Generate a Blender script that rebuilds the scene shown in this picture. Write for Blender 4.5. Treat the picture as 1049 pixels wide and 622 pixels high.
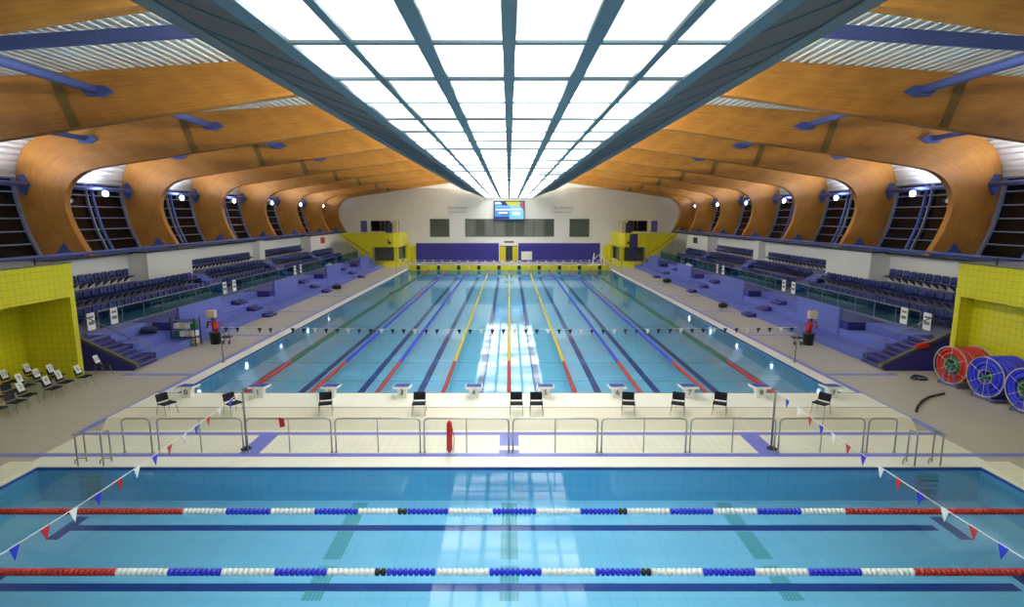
import bpy, math, random
from mathutils import Vector
random.seed(7)
PI = math.pi
sc = bpy.context.scene
C = sc.collection
for o in list(bpy.data.objects): bpy.data.objects.remove(o)

# ------------------------------------------------------------------ camera, world, exposure
cam = bpy.data.cameras.new('camera'); camo = bpy.data.objects.new('camera', cam); C.objects.link(camo)
cam.sensor_width = 36.0; cam.lens = 570 / 1049 * 36; cam.shift_x = 3 / 1049
cam.clip_end = 300
H = 6.56
camo.location = (0, 0, H); camo.rotation_euler = (math.radians(90 - 8.92), 0, 0)
sc.camera = camo
w = bpy.data.worlds.new('world'); sc.world = w; w.use_nodes = True
w.node_tree.nodes['Background'].inputs[0].default_value = (0.010, 0.012, 0.02, 1)
w.node_tree.nodes['Background'].inputs[1].default_value = 1.0
sc.view_settings.view_transform = 'Standard'; sc.view_settings.look = 'None'
sc.view_settings.gamma = 1; sc.view_settings.use_curve_mapping = False
sc.view_settings.exposure = 0.12
PANEL_L = 4.5          # luminous ceiling radiance
UP_W = 8500            # uplights on top of the raft, W each bay and side
FLOOD_W = 330          # floodlights on the purlin tubes
def area(name, loc, rot, sx, sy, power, col):
    l = bpy.data.lights.new(name, 'AREA'); l.shape = 'RECTANGLE'; l.size = sx; l.size_y = sy
    l.energy = power; l.color = col
    o = bpy.data.objects.new(name, l); C.objects.link(o); o.location = loc; o.rotation_euler = rot
    return o

# ------------------------------------------------------------------ materials
def mat(name, col, rough=0.5, metal=0.0, spec=0.5, emit=None, es=1.0):
    m = bpy.data.materials.new(name); m.use_nodes = True
    b = m.node_tree.nodes['Principled BSDF']
    b.inputs['Base Color'].default_value = (*col, 1); b.inputs['Roughness'].default_value = rough
    b.inputs['Metallic'].default_value = metal; b.inputs['Specular IOR Level'].default_value = spec
    if emit:
        b.inputs['Emission Color'].default_value = (*emit, 1); b.inputs['Emission Strength'].default_value = es
    return m
def nd(m, t, **k):
    n = m.node_tree.nodes.new(t)
    for a, v in k.items(): setattr(n, a, v)
    return n
def math_n(m, op, a, b=None):
    n = nd(m, 'ShaderNodeMath', operation=op); L = m.node_tree.links
    for i, x in enumerate((a, b)):
        if x is None: continue
        if isinstance(x, (int, float)): n.inputs[i].default_value = x
        else: L.new(x, n.inputs[i])
    return n.outputs[0]
def speckle(m, col, amt=0.12, scale=3.0):
    L = m.node_tree.links
    g = nd(m, 'ShaderNodeNewGeometry'); no = nd(m, 'ShaderNodeTexNoise')
    no.inputs['Scale'].default_value = scale; no.inputs['Detail'].default_value = 4
    L.new(g.outputs['Position'], no.inputs['Vector'])
    mx = nd(m, 'ShaderNodeMixRGB')
    mx.inputs[1].default_value = (*[c * (1 - amt) for c in col], 1)
    mx.inputs[2].default_value = (*[min(1, c * (1 + amt)) for c in col], 1)
    L.new(no.outputs[0], mx.inputs[0])
    return mx.outputs[0]
def noisy(name, col, rough=0.5, amt=0.12, scale=3.0, spec=0.5, metal=0.0):
    m = mat(name, col, rough, metal, spec)
    m.node_tree.links.new(speckle(m, col, amt, scale), m.node_tree.nodes['Principled BSDF'].inputs['Base Color'])
    return m
def tiled(name, col, line, p=0.25, wd=0.06, mode='h', rough=0.35, q=None, amt=0.08, spec=0.5, scale=0.8):
    m = mat(name, col, rough, 0, spec); L = m.node_tree.links; q = q or p
    g = nd(m, 'ShaderNodeNewGeometry'); s = nd(m, 'ShaderNodeSeparateXYZ'); L.new(g.outputs['Position'], s.inputs[0])
    x, y, z = s.outputs
    a, b = (x, y) if mode == 'h' else (math_n(m, 'ADD', x, y), z)
    l1 = math_n(m, 'LESS_THAN', math_n(m, 'FRACT', math_n(m, 'DIVIDE', a, p)), wd)
    l2 = math_n(m, 'LESS_THAN', math_n(m, 'FRACT', math_n(m, 'DIVIDE', b, q)), wd * p / q)
    ln = math_n(m, 'MAXIMUM', l1, l2)
    mx = nd(m, 'ShaderNodeMixRGB'); L.new(ln, mx.inputs[0]); L.new(speckle(m, col, amt, scale), mx.inputs[1])
    mx.inputs[2].default_value = (*line, 1)
    L.new(mx.outputs[0], m.node_tree.nodes['Principled BSDF'].inputs['Base Color'])
    return m
def wood():
    m = mat('glulam', (.5, .24, .07), 0.45); L = m.node_tree.links
    uv = nd(m, 'ShaderNodeUVMap'); mp = nd(m, 'ShaderNodeMapping'); L.new(uv.outputs[0], mp.inputs[0])
    mp.inputs['Scale'].default_value = (0.35, 9, 1)
    n1 = nd(m, 'ShaderNodeTexNoise'); n1.inputs['Scale'].default_value = 1.6; n1.inputs['Detail'].default_value = 6
    L.new(mp.outputs[0], n1.inputs['Vector'])
    n2 = nd(m, 'ShaderNodeTexNoise'); n2.inputs['Scale'].default_value = 0.9; n2.inputs['Detail'].default_value = 3
    L.new(uv.outputs[0], n2.inputs['Vector'])
    f = math_n(m, 'MULTIPLY', math_n(m, 'ADD', n1.outputs[0], n2.outputs[0]), 0.5)
    r = nd(m, 'ShaderNodeValToRGB'); L.new(f, r.inputs[0])
    r.color_ramp.elements[0].position = .35; r.color_ramp.elements[0].color = (.40, .160, .026, 1)
    r.color_ramp.elements[1].position = .65; r.color_ramp.elements[1].color = (.61, .285, .050, 1)
    L.new(r.outputs[0], m.node_tree.nodes['Principled BSDF'].inputs['Base Color'])
    return m
def water():
    m = bpy.data.materials.new('water'); m.use_nodes = True; nt = m.node_tree; L = nt.links
    nt.nodes.remove(nt.nodes['Principled BSDF']); out = nt.nodes['Material Output']
    tr = nd(m, 'ShaderNodeBsdfTransparent'); tr.inputs[0].default_value = (.88, .975, .995, 1)
    gl = nd(m, 'ShaderNodeBsdfGlossy'); gl.inputs['Roughness'].default_value = 0.05
    fr = nd(m, 'ShaderNodeFresnel'); fr.inputs[0].default_value = 1.28
    g = nd(m, 'ShaderNodeNewGeometry'); no = nd(m, 'ShaderNodeTexNoise')
    no.inputs['Scale'].default_value = 0.9; no.inputs['Detail'].default_value = 2
    L.new(g.outputs['Position'], no.inputs['Vector'])
    bp = nd(m, 'ShaderNodeBump'); bp.inputs['Strength'].default_value = 0.05; bp.inputs['Distance'].default_value = 0.05
    L.new(no.outputs[0], bp.inputs['Height']); L.new(bp.outputs[0], gl.inputs['Normal']); L.new(bp.outputs[0], fr.inputs['Normal'])
    mx = nd(m, 'ShaderNodeMixShader'); L.new(fr.outputs[0], mx.inputs[0]); L.new(tr.outputs[0], mx.inputs[1]); L.new(gl.outputs[0], mx.inputs[2])
    L.new(mx.outputs[0], out.inputs['Surface'])
    return m
def glass(name, col, ref=0.12):
    m = bpy.data.materials.new(name); m.use_nodes = True; nt = m.node_tree; L = nt.links
    nt.nodes.remove(nt.nodes['Principled BSDF']); out = nt.nodes['Material Output']
    tr = nd(m, 'ShaderNodeBsdfTransparent'); tr.inputs[0].default_value = (*col, 1)
    gl = nd(m, 'ShaderNodeBsdfGlossy'); gl.inputs['Roughness'].default_value = 0.03
    mx = nd(m, 'ShaderNodeMixShader'); mx.inputs[0].default_value = ref
    L.new(tr.outputs[0], mx.inputs[1]); L.new(gl.outputs[0], mx.inputs[2]); L.new(mx.outputs[0], out.inputs['Surface'])
    return m
M = dict(
    deck=tiled('deck_tile', (.47, .43, .38), (.36, .33, .29), .30, .05, rough=.5),
    cream=tiled('cream_tile', (.84, .80, .66), (.68, .64, .52), .25, .05, rough=.35),
    coping=noisy('white_coping', (.88, .86, .76), .4, .04, 2),
    plat=noisy('platform_top', (.90, .88, .76), .5, .03, 1.5),
    rampt=tiled('platform_tile', (.80, .74, .58), (.74, .68, .52), .25, .04, rough=.45),
    blueline=noisy('blue_deck_tile', (.16, .18, .60), .35, .08, 6),
    dark=mat('dark_gap', (.02, .03, .05), .5),
    ptile=tiled('pool_tile', (.26, .62, .86), (.21, .55, .80), .50, .04, rough=.4, amt=.05),
    pwall=tiled('pool_wall_tile', (.20, .55, .80), (.16, .47, .72), .25, .06, mode='v', rough=.4, amt=.05),
    pline=mat('pool_lane_tile', (.01, .05, .28), .4),
    pgrate=tiled('pool_grate', (.17, .52, .62), (.08, .34, .42), .08, .3, rough=.5),
    water=water(),
    wood=wood(), woodd=noisy('timber_joint_shadow', (.20, .12, .02), .6, .15, 8),
    roof=mat('corrugated_metal', (.80, .82, .80), .45),
    steel=mat('blue_steel', (.07, .11, .36), .45),
    steelg=mat('blue_grey_steel', (.15, .24, .29), .5),
    soffit=noisy('grey_soffit', (.12, .145, .16), .5, .08, .6),
    mull=mat('window_mullion', (.22, .24, .36), .45),
    night=mat('night_glass', (.004, .005, .008), .12, 0, .4),
    wall=noisy('white_wall', (.90, .91, .89), .6, .02, .5),
    wallg=noisy('rear_wall', (.45, .45, .44), .7, .05, .5),
    ytile=tiled('yellow_tile', (.64, .60, .018), (.42, .39, .01), .25, .07, mode='v', rough=.25, amt=.06),
    yel=noisy('yellow_paint', (.68, .62, .015), .4, .05, 2),
    bluep=noisy('blue_concrete', (.095, .125, .45), .55, .07, 1.2),
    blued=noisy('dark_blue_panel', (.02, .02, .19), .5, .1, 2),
    bluew=noisy('blue_end_panel', (.035, .03, .30), .5, .05, 1),
    slab=noisy('grey_blue_slab', (.13, .13, .22), .6, .1, 1.5),
    seat=mat('blue_seat_plastic', (.018, .033, .17), .45),
    bracket=mat('dark_bracket', (.05, .05, .07), .5),
    glassb=glass('teal_glass', (.40, .72, .74), .09),
    metal=mat('stainless', (.42, .42, .38), .3, .9),
    rail=mat('grey_rail', (.22, .24, .22), .4, .5),
    olive=mat('olive_stringer', (.09, .09, .055), .5),
    white=mat('white_plastic', (.86, .86, .82), .4), paper=mat('paper', (.78, .78, .76), .8),
    red=mat('red_plastic', (.50, .018, .014), .35), blue=mat('blue_plastic', (.02, .03, .62), .35),
    yellow=mat('yellow_plastic', (.80, .58, .02), .35), green=mat('green_plastic', (.01, .16, .06), .4),
    black=mat('black_plastic', (.012, .013, .015), .45), navy=mat('navy_fabric', (.02, .025, .10), .7),
    beige=mat('beige_cloth', (.65, .52, .36), .8), grey=mat('grey_paint', (.17, .19, .18), .5),
    winint=noisy('curtained_glass', (.10, .12, .10), .15, .3, .7), text=mat('grey_lettering', (.30, .31, .36), .5),
    lamp=mat('flood_lens', (1, 1, 1), .3, emit=(.90, .93, 1), es=14),
    shade=mat('lamp_body', (.2, .22, .3), .4),
)
def panel_mat():
    m = mat('light_diffuser', (.8, .8, .78), .5); L = m.node_tree.links; b = m.node_tree.nodes['Principled BSDF']
    g = nd(m, 'ShaderNodeNewGeometry'); mp = nd(m, 'ShaderNodeMapping'); mp.inputs['Scale'].default_value = (.10, .55, 1)
    L.new(g.outputs['Position'], mp.inputs[0])
    no = nd(m, 'ShaderNodeTexNoise'); no.inputs['Scale'].default_value = 1; L.new(mp.outputs[0], no.inputs['Vector'])
    b.inputs['Emission Color'].default_value = (1.0, 1.0, .93, 1)
    L.new(math_n(m, 'MULTIPLY', math_n(m, 'MAXIMUM', math_n(m, 'SUBTRACT', math_n(m, 'MULTIPLY', no.outputs[0], 7.0), 2.65), .19), PANEL_L), b.inputs['Emission Strength'])
    return m
M['panel'] = panel_mat()

# ------------------------------------------------------------------ mesh helpers
class MB:
    def __init__(s): s.v = []; s.f = []; s.m = []; s.uv = None
    def add(s, vs, fs, mi=0):
        n = len(s.v); s.v += [tuple(p) for p in vs]
        for f in fs: s.f.append(tuple(i + n for i in f)); s.m.append(mi)
        return s
    def box(s, x0, x1, y0, y1, z0, z1, mi=0):
        if x0 > x1: x0, x1 = x1, x0
        if y0 > y1: y0, y1 = y1, y0
        v = [(x, y, z) for z in (z0, z1) for y in (y0, y1) for x in (x0, x1)]
        return s.add(v, [(0, 2, 3, 1), (4, 5, 7, 6), (0, 1, 5, 4), (2, 6, 7, 3), (0, 4, 6, 2), (1, 3, 7, 5)], mi)
    def prism(s, poly, axis, a, b, mi=0):
        n = len(poly); vs = []
        for t in (a, b):
            for p, q in poly:
                vs.append({'x': (t, p, q), 'y': (p, t, q), 'z': (p, q, t)}[axis])
        fs = [tuple(range(n)), tuple(reversed(range(n, 2 * n)))]
        fs += [(i, i + n, (i + 1) % n + n, (i + 1) % n) for i in range(n)]
        return s.add(vs, fs, mi)
    def tube(s, pts, r, n=8, mi=0, caps=True):
        pts = [Vector(p) for p in pts]; rs = r if isinstance(r, (list, tuple)) else [r] * len(pts)
        base = len(s.v); up = None
        for i, p in enumerate(pts):
            a = pts[max(i - 1, 0)]; b = pts[min(i + 1, len(pts) - 1)]; d = (b - a).normalized()
            if up is None: up = Vector((0, 0, 1)) if abs(d.z) < .9 else Vector((1, 0, 0))
            e1 = d.cross(up).normalized(); e2 = d.cross(e1).normalized(); up = e1.cross(d).normalized() if e1.length else up
            for k in range(n):
                t = 2 * PI * k / n; q = p + (e1 * math.cos(t) + e2 * math.sin(t)) * rs[i]; s.v.append(tuple(q))
        for i in range(len(pts) - 1):
            for k in range(n):
                a = base + i * n + k; b = base + i * n + (k + 1) % n
                s.f.append((a, b, b + n, a + n)); s.m.append(mi)
        if caps:
            s.f.append(tuple(base + k for k in reversed(range(n)))); s.m.append(mi)
            e = base + (len(pts) - 1) * n
            s.f.append(tuple(e + k for k in range(n))); s.m.append(mi)
        return s
    def ring(s, c, ax, R, r, n=28, m=6, mi=0):
        ax = Vector(ax).normalized(); u = ax.orthogonal().normalized(); w_ = ax.cross(u); c = Vector(c); base = len(s.v)
        for i in range(n):
            t = 2 * PI * i / n; d = u * math.cos(t) + w_ * math.sin(t)
            for k in range(m):
                a = 2 * PI * k / m; s.v.append(tuple(c + d * (R + r * math.cos(a)) + ax * r * math.sin(a)))
        for i in range(n):
            for k in range(m):
                a = base + i * m + k; b = base + i * m + (k + 1) % m; j = ((i + 1) % n) * m
                s.f.append((a, b, base + j + (k + 1) % m, base + j + k)); s.m.append(mi)
        return s
    def strip(s, rows, mi=0):
        n = len(rows[0]); base = len(s.v)
        for r in rows: s.v += [tuple(p) for p in r]
        for i in range(len(rows) - 1):
            for k in range(n - 1):
                a = base + i * n + k; s.f.append((a, a + 1, a + n + 1, a + n)); s.m.append(mi)
        return s
    def build(s, name, mats, parent=None, smooth=False, bevel=0):
        me = bpy.data.meshes.new(name); off = Vector(parent['_w']) if parent is not None and '_w' in parent else Vector((0, 0, 0))
        me.from_pydata([tuple(Vector(p) - off) for p in s.v], [], s.f); me.update()
        if not isinstance(mats, (list, tuple)): mats = [mats]
        for m in mats: me.materials.append(M[m] if isinstance(m, str) else m)
        for p, i in zip(me.polygons, s.m): p.material_index = i; p.use_smooth = smooth
        import bmesh
        b = bmesh.new(); b.from_mesh(me); bmesh.ops.recalc_face_normals(b, faces=b.faces); b.to_mesh(me); b.free()
        o = bpy.data.objects.new(name, me); C.objects.link(o); o.parent = parent
        if parent is not None: o['_w'] = tuple(off)
        if bevel:
            bv = o.modifiers.new('bevel', 'BEVEL'); bv.width = bevel; bv.segments = 2; bv.limit_method = 'ANGLE'
        return o
def tag(o, label=None, cat=None, group=None, kind=None):
    if label: o['label'] = label
    if cat: o['category'] = cat
    if group: o['group'] = group
    if kind: o['kind'] = kind
    return o
def thing(name, label, cat, loc=(0, 0, 0), group=None):
    o = bpy.data.objects.new(name, None); C.objects.link(o); o.location = loc; o.empty_display_size = .2
    o['_w'] = tuple(loc)
    return tag(o, label, cat, group)
def copy_tree(o, parent=None):
    c = o.copy(); C.objects.link(c); c.parent = parent
    for ch in list(o.children): copy_tree(ch, c)
    return c
def place(proto, used, loc, rz, label, group=None):
    o = copy_tree(proto) if used else proto
    o.location = loc; o.rotation_euler = (0, 0, rz); o['label'] = label
    if group: o['group'] = group
    return o
def struct(name, mb, mats, smooth=False):
    return tag(mb.build(name, mats, None, smooth), kind='structure')
def text_part(name, s, size, loc, rot, m, parent, ext=.004):
    cu = bpy.data.curves.new(name, 'FONT'); cu.body = s; cu.size = size; cu.extrude = ext; cu.align_x = 'CENTER'; cu.align_y = 'CENTER'
    t = bpy.data.objects.new(name, cu); C.objects.link(t)
    dg = bpy.context.evaluated_depsgraph_get(); dg.update()
    me = bpy.data.meshes.new_from_object(t.evaluated_get(dg)); bpy.data.objects.remove(t)
    me.materials.clear(); me.materials.append(M[m])
    o = bpy.data.objects.new(name, me); C.objects.link(o); o.parent = parent
    off = Vector(parent['_w']) if parent is not None and '_w' in parent else Vector((0, 0, 0))
    o.location = Vector(loc) - off; o.rotation_euler = rot
    return o
ORD = ['nearest', 'second', 'third', 'fourth', 'fifth', 'sixth', 'seventh', 'eighth', 'ninth', 'tenth', 'eleventh', 'twelfth']
ORD += ['thirteenth', 'fourteenth', 'fifteenth', 'sixteenth', 'seventeenth', 'eighteenth', 'nineteenth', 'twentieth'] + ['%s-%s' % (a, b) for a in ('twenty', 'thirty', 'forty') for b in ('first', 'second', 'third', 'fourth', 'fifth', 'sixth', 'seventh', 'eighth', 'ninth')]
NUM = ['zero', 'one', 'two', 'three', 'four', 'five', 'six', 'seven', 'eight', 'nine']
SIDE = {-1: 'left', 1: 'right'}
def catmull(P, n=5):
    out = []
    for i in range(len(P) - 1):
        p0 = P[max(i - 1, 0)]; p1 = P[i]; p2 = P[i + 1]; p3 = P[min(i + 2, len(P) - 1)]
        for k in range(n):
            t = k / n
            out.append(tuple(.5 * ((2 * b) + (-a + c) * t + (2 * a - 5 * b + 4 * c - d) * t * t + (-a + 3 * b - 3 * c + d) * t ** 3)
                             for a, b, c, d in zip(p0, p1, p2, p3)))
    out.append(P[-1]); return out
def resample(P, n):
    L = [0]
    for a, b in zip(P, P[1:]): L.append(L[-1] + math.dist(a, b))
    out = []; j = 0
    for i in range(n):
        t = L[-1] * i / (n - 1)
        while j < len(P) - 2 and L[j + 1] < t: j += 1
        u = (t - L[j]) / max(1e-9, L[j + 1] - L[j]); u = min(1, max(0, u))
        out.append(tuple(a + (b - a) * u for a, b in zip(P[j], P[j + 1])))
    return out, L[-1]

# ------------------------------------------------------------------ profiles of the hall (half section, X outward)
P_OUT = catmull([(26.25, 4.36), (26.75, 5.6), (27.0, 6.6), (27.2, 7.8), (27.2, 8.9), (26.8, 10.0), (26.2, 10.6), (25.4, 11.05), (24.0, 11.5), (22.4, 11.78), (20.5, 11.92)], 4) + [(11, 12.5), (0, 13.17)]
P_IN = catmull([(23.65, 4.36), (24.35, 5.75), (24.7, 7.07), (24.5, 8.0), (23.95, 8.68), (23.0, 9.12), (21.5, 9.38)], 4) + [(17.5, 9.98), (9.3, 11.17), (0, 12.3)]
Y0, Y1 = -8.0, 81.5
FR = [13.5] + [14.35 + 8.53 * k for k in range(1, 8)] + [81.05]        # frame front faces

# ------------------------------------------------------------------ the floor: deck round the two pools
PA = (-12.5, 12.5, 1.0, 13.88)                   # front pool
PB = (-12.5, 12.5, 19.2, 69.1)                   # main pool
fl = MB(); XO = 24.0
def rect(x0, x1, y0, y1, mi, z=0.0): fl.box(x0, x1, y0, y1, -.3 if z == 0 else 0, z, mi)
rect(-XO, XO, Y0, PA[2], 0); rect(-XO, -12.5, PA[2], PA[3], 0); rect(12.5, XO, PA[2], PA[3], 0)
rect(-XO, XO, PA[3], PB[2], 0); rect(-XO, -12.5, PB[2], PB[3], 0); rect(12.5, XO, PB[2], PB[3], 0)
rect(-XO, XO, PB[3], Y1, 0)
e = .004
rect(-13.0, 13.0, 14.73, 16.35, 2, e)            # paler tiles between the pools
rect(-12.9, 12.9, 13.88, 14.51, 1, e)            # coping of the front pool
rect(-12.6, 12.6, 16.35, 16.42, 1, e * 2)
rect(-17.0, 17.0, 14.51, 14.73, 3, e * 1.5); rect(-13.3, 13.3, 16.05, 16.27, 3, e * 2)
for s in (-1, 1):
    rect(s * 12.5, s * 12.72, PA[2], 13.88, 1, e); rect(s * 12.72, s * 13.5, PA[2], 14.2, 2, e * 1.6)
    rect(s * 12.5, s * 13.06, 19.2, 69.6, 1, e); rect(s * 13.06, s * 13.32, 16.27, 69.6, 3, e)
    rect(s * 7.0, s * 7.55, 14.73, 16.05, 3, e * 2)
    for k in range(6): rect(s * 13.32, s * 16.2, 22.45 + 7.75 * k, 22.75 + 7.75 * k, 3, e)
rect(-.28, .28, 15.25, 16.05, 3, e * 2); rect(-.28, .28, 14.73, 14.95, 3, e * 2)
struct('floor', fl, ['deck', 'coping', 'cream', 'blueline'])
def basin(P, zf, name, far_wall=True):
    x0, x1, y0, y1 = P; b = MB()
    b.box(x0 - .3, x1 + .3, y0 - .3, y1 + .3, zf - .2, zf, 0)
    b.box(x0 - .3, x0, y0 - .3, y1 + .3, zf, -.3, 1); b.box(x1, x1 + .3, y0 - .3, y1 + .3, zf, -.3, 1)
    b.box(x0, x1, y0 - .3, y0, zf, -.3, 1); b.box(x0, x1, y1, y1 + .3, zf, -.3, 1)
    for (a, c, d, f_) in ((x0, x1, y0, y0 + .012), (x0, x1, y1 - .012, y1), (x0, x0 + .012, y0, y1), (x1 - .012, x1, y0, y1)):
        b.box(a, c, d, f_, -.3, -.085, 1); b.box(a, c, d, f_, -.085, -.02, 2)
    return b
bA = basin(PA, -.95, 'a')
for yl in (12.55, 10.35, 8.15):
    bA.box(-10.6, 10.4, yl - .12, yl + .12, -.95, -.944, 2)
    for s in (-1, 1): bA.box(s * 10.75 - .14, s * 10.75 + .14, yl - .5, yl + .5, -.95, -.943, 2)
for xs in (-3.93, 0, 5.65):
    for k in range(8): bA.box(xs - .2, xs + .2, 3.2 + 1.35 * k, 4.3 + 1.35 * k, -.95, -.946, 3)
for s in (-1, 1):
    for k in range(4): bA.box(s * 11.1 - .28, s * 11.1 + .28, 13.82, 13.868, -.28 - .16 * k, -.22 - .16 * k, 3)
struct('pool_basin', bA, ['ptile', 'pwall', 'pline', 'pgrate'])
bB = basin(PB, -.78, 'b')
for k in range(10):
    x = -11.25 + 2.5 * k
    bB.box(x - .15, x + .15, 20.8, 67.4, -.78, -.774, 2); bB.box(x - .45, x + .45, 20.6, 20.85, -.78, -.773, 2); bB.box(x - .45, x + .45, 67.2, 67.4, -.78, -.773, 2)
for yl in (24.2, 27.4, 32.5, 44.1, 55, 61): bB.box(-12.45, 12.45, yl - .05, yl + .05, -.78, -.777, 3)
struct('pool_basin', bB, ['ptile', 'pwall', 'pline', 'pgrate'])
for P, lb in ((PA, 'clear blue water in the front pool with two lane ropes across'), (PB, 'clear blue water in the long ten-lane racing pool')):
    wm = MB(); wm.add([(P[0] + .013, P[2] + .013, -.08), (P[1] - .013, P[2] + .013, -.08), (P[1] - .013, P[3] - .013, -.08), (P[0] + .013, P[3] - .013, -.08)], [(0, 1, 2, 3)])
    o = wm.build('pool_water', 'water'); tag(o, lb, 'water', kind='stuff')
# raised platform at the near end of the racing pool
pf = MB()
pf.box(-12.63, 12.63, 17.72, 19.2, 0, .30, 0); pf.box(-12.63, 12.63, 17.66, 17.72, 0, .285, 2)
pf.prism([(17.66, 0), (17.66, .30), (16.70, .30), (16.42, 0)], 'x', -12.63, 12.63, 1)
pf.box(-12.63, 12.63, 19.2, 19.23, .1, .303, 2)
struct('start_platform', pf, ['plat', 'rampt', 'dark'])

# ------------------------------------------------------------------ walls
for s in (-1, 1):
    wmb = MB()
    wmb.box(s * 23.9, s * 24.2, Y0, Y1, -.3, 4.28, 0)
    for (a, b) in ((34.9, 39.8), (64.0, 71.6)): wmb.box(s * 22.7, s * 23.9, a, b, 2.5, 4.28, 0)
    wmb.box(s * 23.25, s * 23.9, 52.0, 53.1, 2.5, 4.28, 0)
    struct('wall_' + SIDE[s], wmb, 'wall')
    q = MB(); q.box(s * 22.66, s * 22.7, 67.4, 68.8, 3.3, 4.0); tag(q.build('wall_notice', 'red' if s < 0 else 'night'), ('small red' if s < 0 else 'small dark') + ' square notice on the far white box of the %s wall' % SIDE[s], 'notice')
    t = MB(); t.box(s * 23.62, s * 27.4, Y0, Y1, 4.28, 4.34, 0); t.box(s * 23.55, s * 23.63, Y0, Y1, 4.22, 4.34, 1)
    for (a, b) in ((34.7, 40.0), (63.8, 71.8)): t.box(s * 22.6, s * 23.55, a, b, 4.282, 4.36, 1)
    t.tube([(s * 23.75, Y0, 4.52), (s * 23.75, Y1, 4.52)], .09, 8, 0)
    struct('trim_' + ('1' if s < 0 else '2'), t, ['steel', 'black'])
OUTL = [(-x, z) for x, z in P_OUT] + [(x, z) for x, z in reversed(P_OUT[:-1])]
wb = MB(); wb.prism([(-26.25, -.3)] + OUTL + [(26.25, -.3)], 'y', Y1, Y1 + .3); struct('wall_back', wb, 'wall')
wb = MB(); wb.prism([(-26.25, -.3)] + OUTL + [(26.25, -.3)], 'y', Y0 - .3, Y0); struct('wall_front', wb, 'wallg')
# corrugated roof skin
def corrugated(P, pitch=.36, amp=.065):
    pts, L = resample(P, int(sum(math.dist(a, b) for a, b in zip(P, P[1:])) / (pitch / 6)))
    out = []
    for i, p in enumerate(pts):
        a = pts[max(0, i - 1)]; b = pts[min(len(pts) - 1, i + 1)]; d = (b[0] - a[0], b[1] - a[1]); l = math.hypot(*d) or 1
        n = (d[1] / l, -d[0] / l) ; ph = i % 6; h = amp if ph in (0, 1, 2) else -amp
        out.append((p[0] + n[0] * -h * 1 , p[1] - n[1] * h))
    return out
up = [p for p in P_OUT if p[1] > 8.62]
cr = corrugated([(p[0] + .06, p[1] + .06) for p in up])
rf = MB()
full = [(-x, z) for x, z in cr] + [(x, z) for x, z in reversed(cr)]
rf.strip([[(x, y, z) for x, z in full] for y in (Y0, Y1)])
rf.strip([[(x * 1.01, y, z + .25) for x, z in full[::12]] for y in (Y0, Y1)])
struct('ceiling', rf, 'roof')

# windows between the frames
low = [p for p in P_OUT if p[1] <= 8.75]
edges = [Y0, 5.0] + FR
wn = 0
for s in (-1, 1):
    for a, b in zip(edges, edges[1:]):
        a2, b2 = a + (.42 if a in FR else 0), b
        wn += 1; g = MB(); c = (a2 + b2) / 2
        g.strip([[(s * (x + .10), y, z) for x, z in low] for y in (a2 - .4, b2 + .1)], 0)
        rows, _ = resample([(x, z) for x, z in low], 7)
        for (x, z) in rows[:-1] + [(low[-1][0], low[-1][1])]:
            g.box(s * (x - .02), s * (x + .06), a2, b2, z - .035, z + .035, 1)
        for yy, wd, mi in ((a2 + .15, .08, 2), (c + .55, .06, 1), (c + 1.05, .10, 2), (b2 - .22, .10, 1)):
            for p, q in zip(low, low[1:]):
                g.add([(s * (p[0] - .10), yy - wd, p[1]), (s * (p[0] - .10), yy + wd, p[1]), (s * (q[0] - .10), yy + wd, q[1]), (s * (q[0] - .10), yy - wd, q[1]),
                       (s * (p[0] + .05), yy - wd, p[1]), (s * (p[0] + .05), yy + wd, p[1]), (s * (q[0] + .05), yy + wd, q[1]), (s * (q[0] + .05), yy - wd, q[1])],
                      [(0, 1, 2, 3), (0, 3, 7, 4), (1, 5, 6, 2)], mi)
        struct('window_%d' % wn, g, ['night', 'mull', 'steel'])

# ------------------------------------------------------------------ timber portal frames
def frame_mesh(th=.42):
    N = 84
    po, L = resample(P_OUT, N); pi_, _ = resample(P_IN, N)
    vs = []; fs = []; uvs = {}
    full_o = [(-x, z) for x, z in po] + [(x, z) for x, z in reversed(po[:-1])]
    full_i = [(-x, z) for x, z in pi_] + [(x, z) for x, z in reversed(pi_[:-1])]
    n = len(full_o); mb = MB()
    for y in (0, th):
        for P in (full_o, full_i): mb.v += [(x, y, z) for x, z in P]
    fo, fi, bo, bi = 0, n, 2 * n, 3 * n; uv = []
    for i in range(n - 1):
        u0, u1 = i * L / N, (i + 1) * L / N
        for q, t in (((fo + i, fo + i + 1, fi + i + 1, fi + i), ((u0, 1), (u1, 1), (u1, 0), (u0, 0))),
                     ((bo + i, bo + i + 1, bi + i + 1, bi + i), ((u0, 1), (u1, 1), (u1, 0), (u0, 0))),
                     ((fi + i, fi + i + 1, bi + i + 1, bi + i), ((u0, 0), (u1, 0), (u1, .3), (u0, .3))),
                     ((fo + i, fo + i + 1, bo + i + 1, bo + i), ((u0, 0), (u1, 0), (u1, .3), (u0, .3)))):
            mb.f.append(q); mb.m.append(0); uv.append(t)
    for a in (0, n - 1):
        mb.f.append((fo + a, fi + a, bi + a, bo + a)); mb.m.append(0); uv.append(((0, 0), (1, 0), (1, .3), (0, .3)))
    me = bpy.data.meshes.new('timber_beam'); me.from_pydata(mb.v, [], mb.f); me.materials.append(M['wood'])
    ul = me.uv_layers.new(name='UVMap')
    for p, t in zip(me.polygons, uv):
        for li, c in zip(p.loop_indices, t): ul.data[li].uv = (c[0], c[1] * 2.0)
    me.update(); return me
fmesh = frame_mesh()
def zin(X):
    for a, b in zip(P_IN, P_IN[1:]):
        if b[0] <= X <= a[0] and a[1] > 9: return a[1] + (b[1] - a[1]) * (a[0] - X) / (a[0] - b[0])
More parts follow.
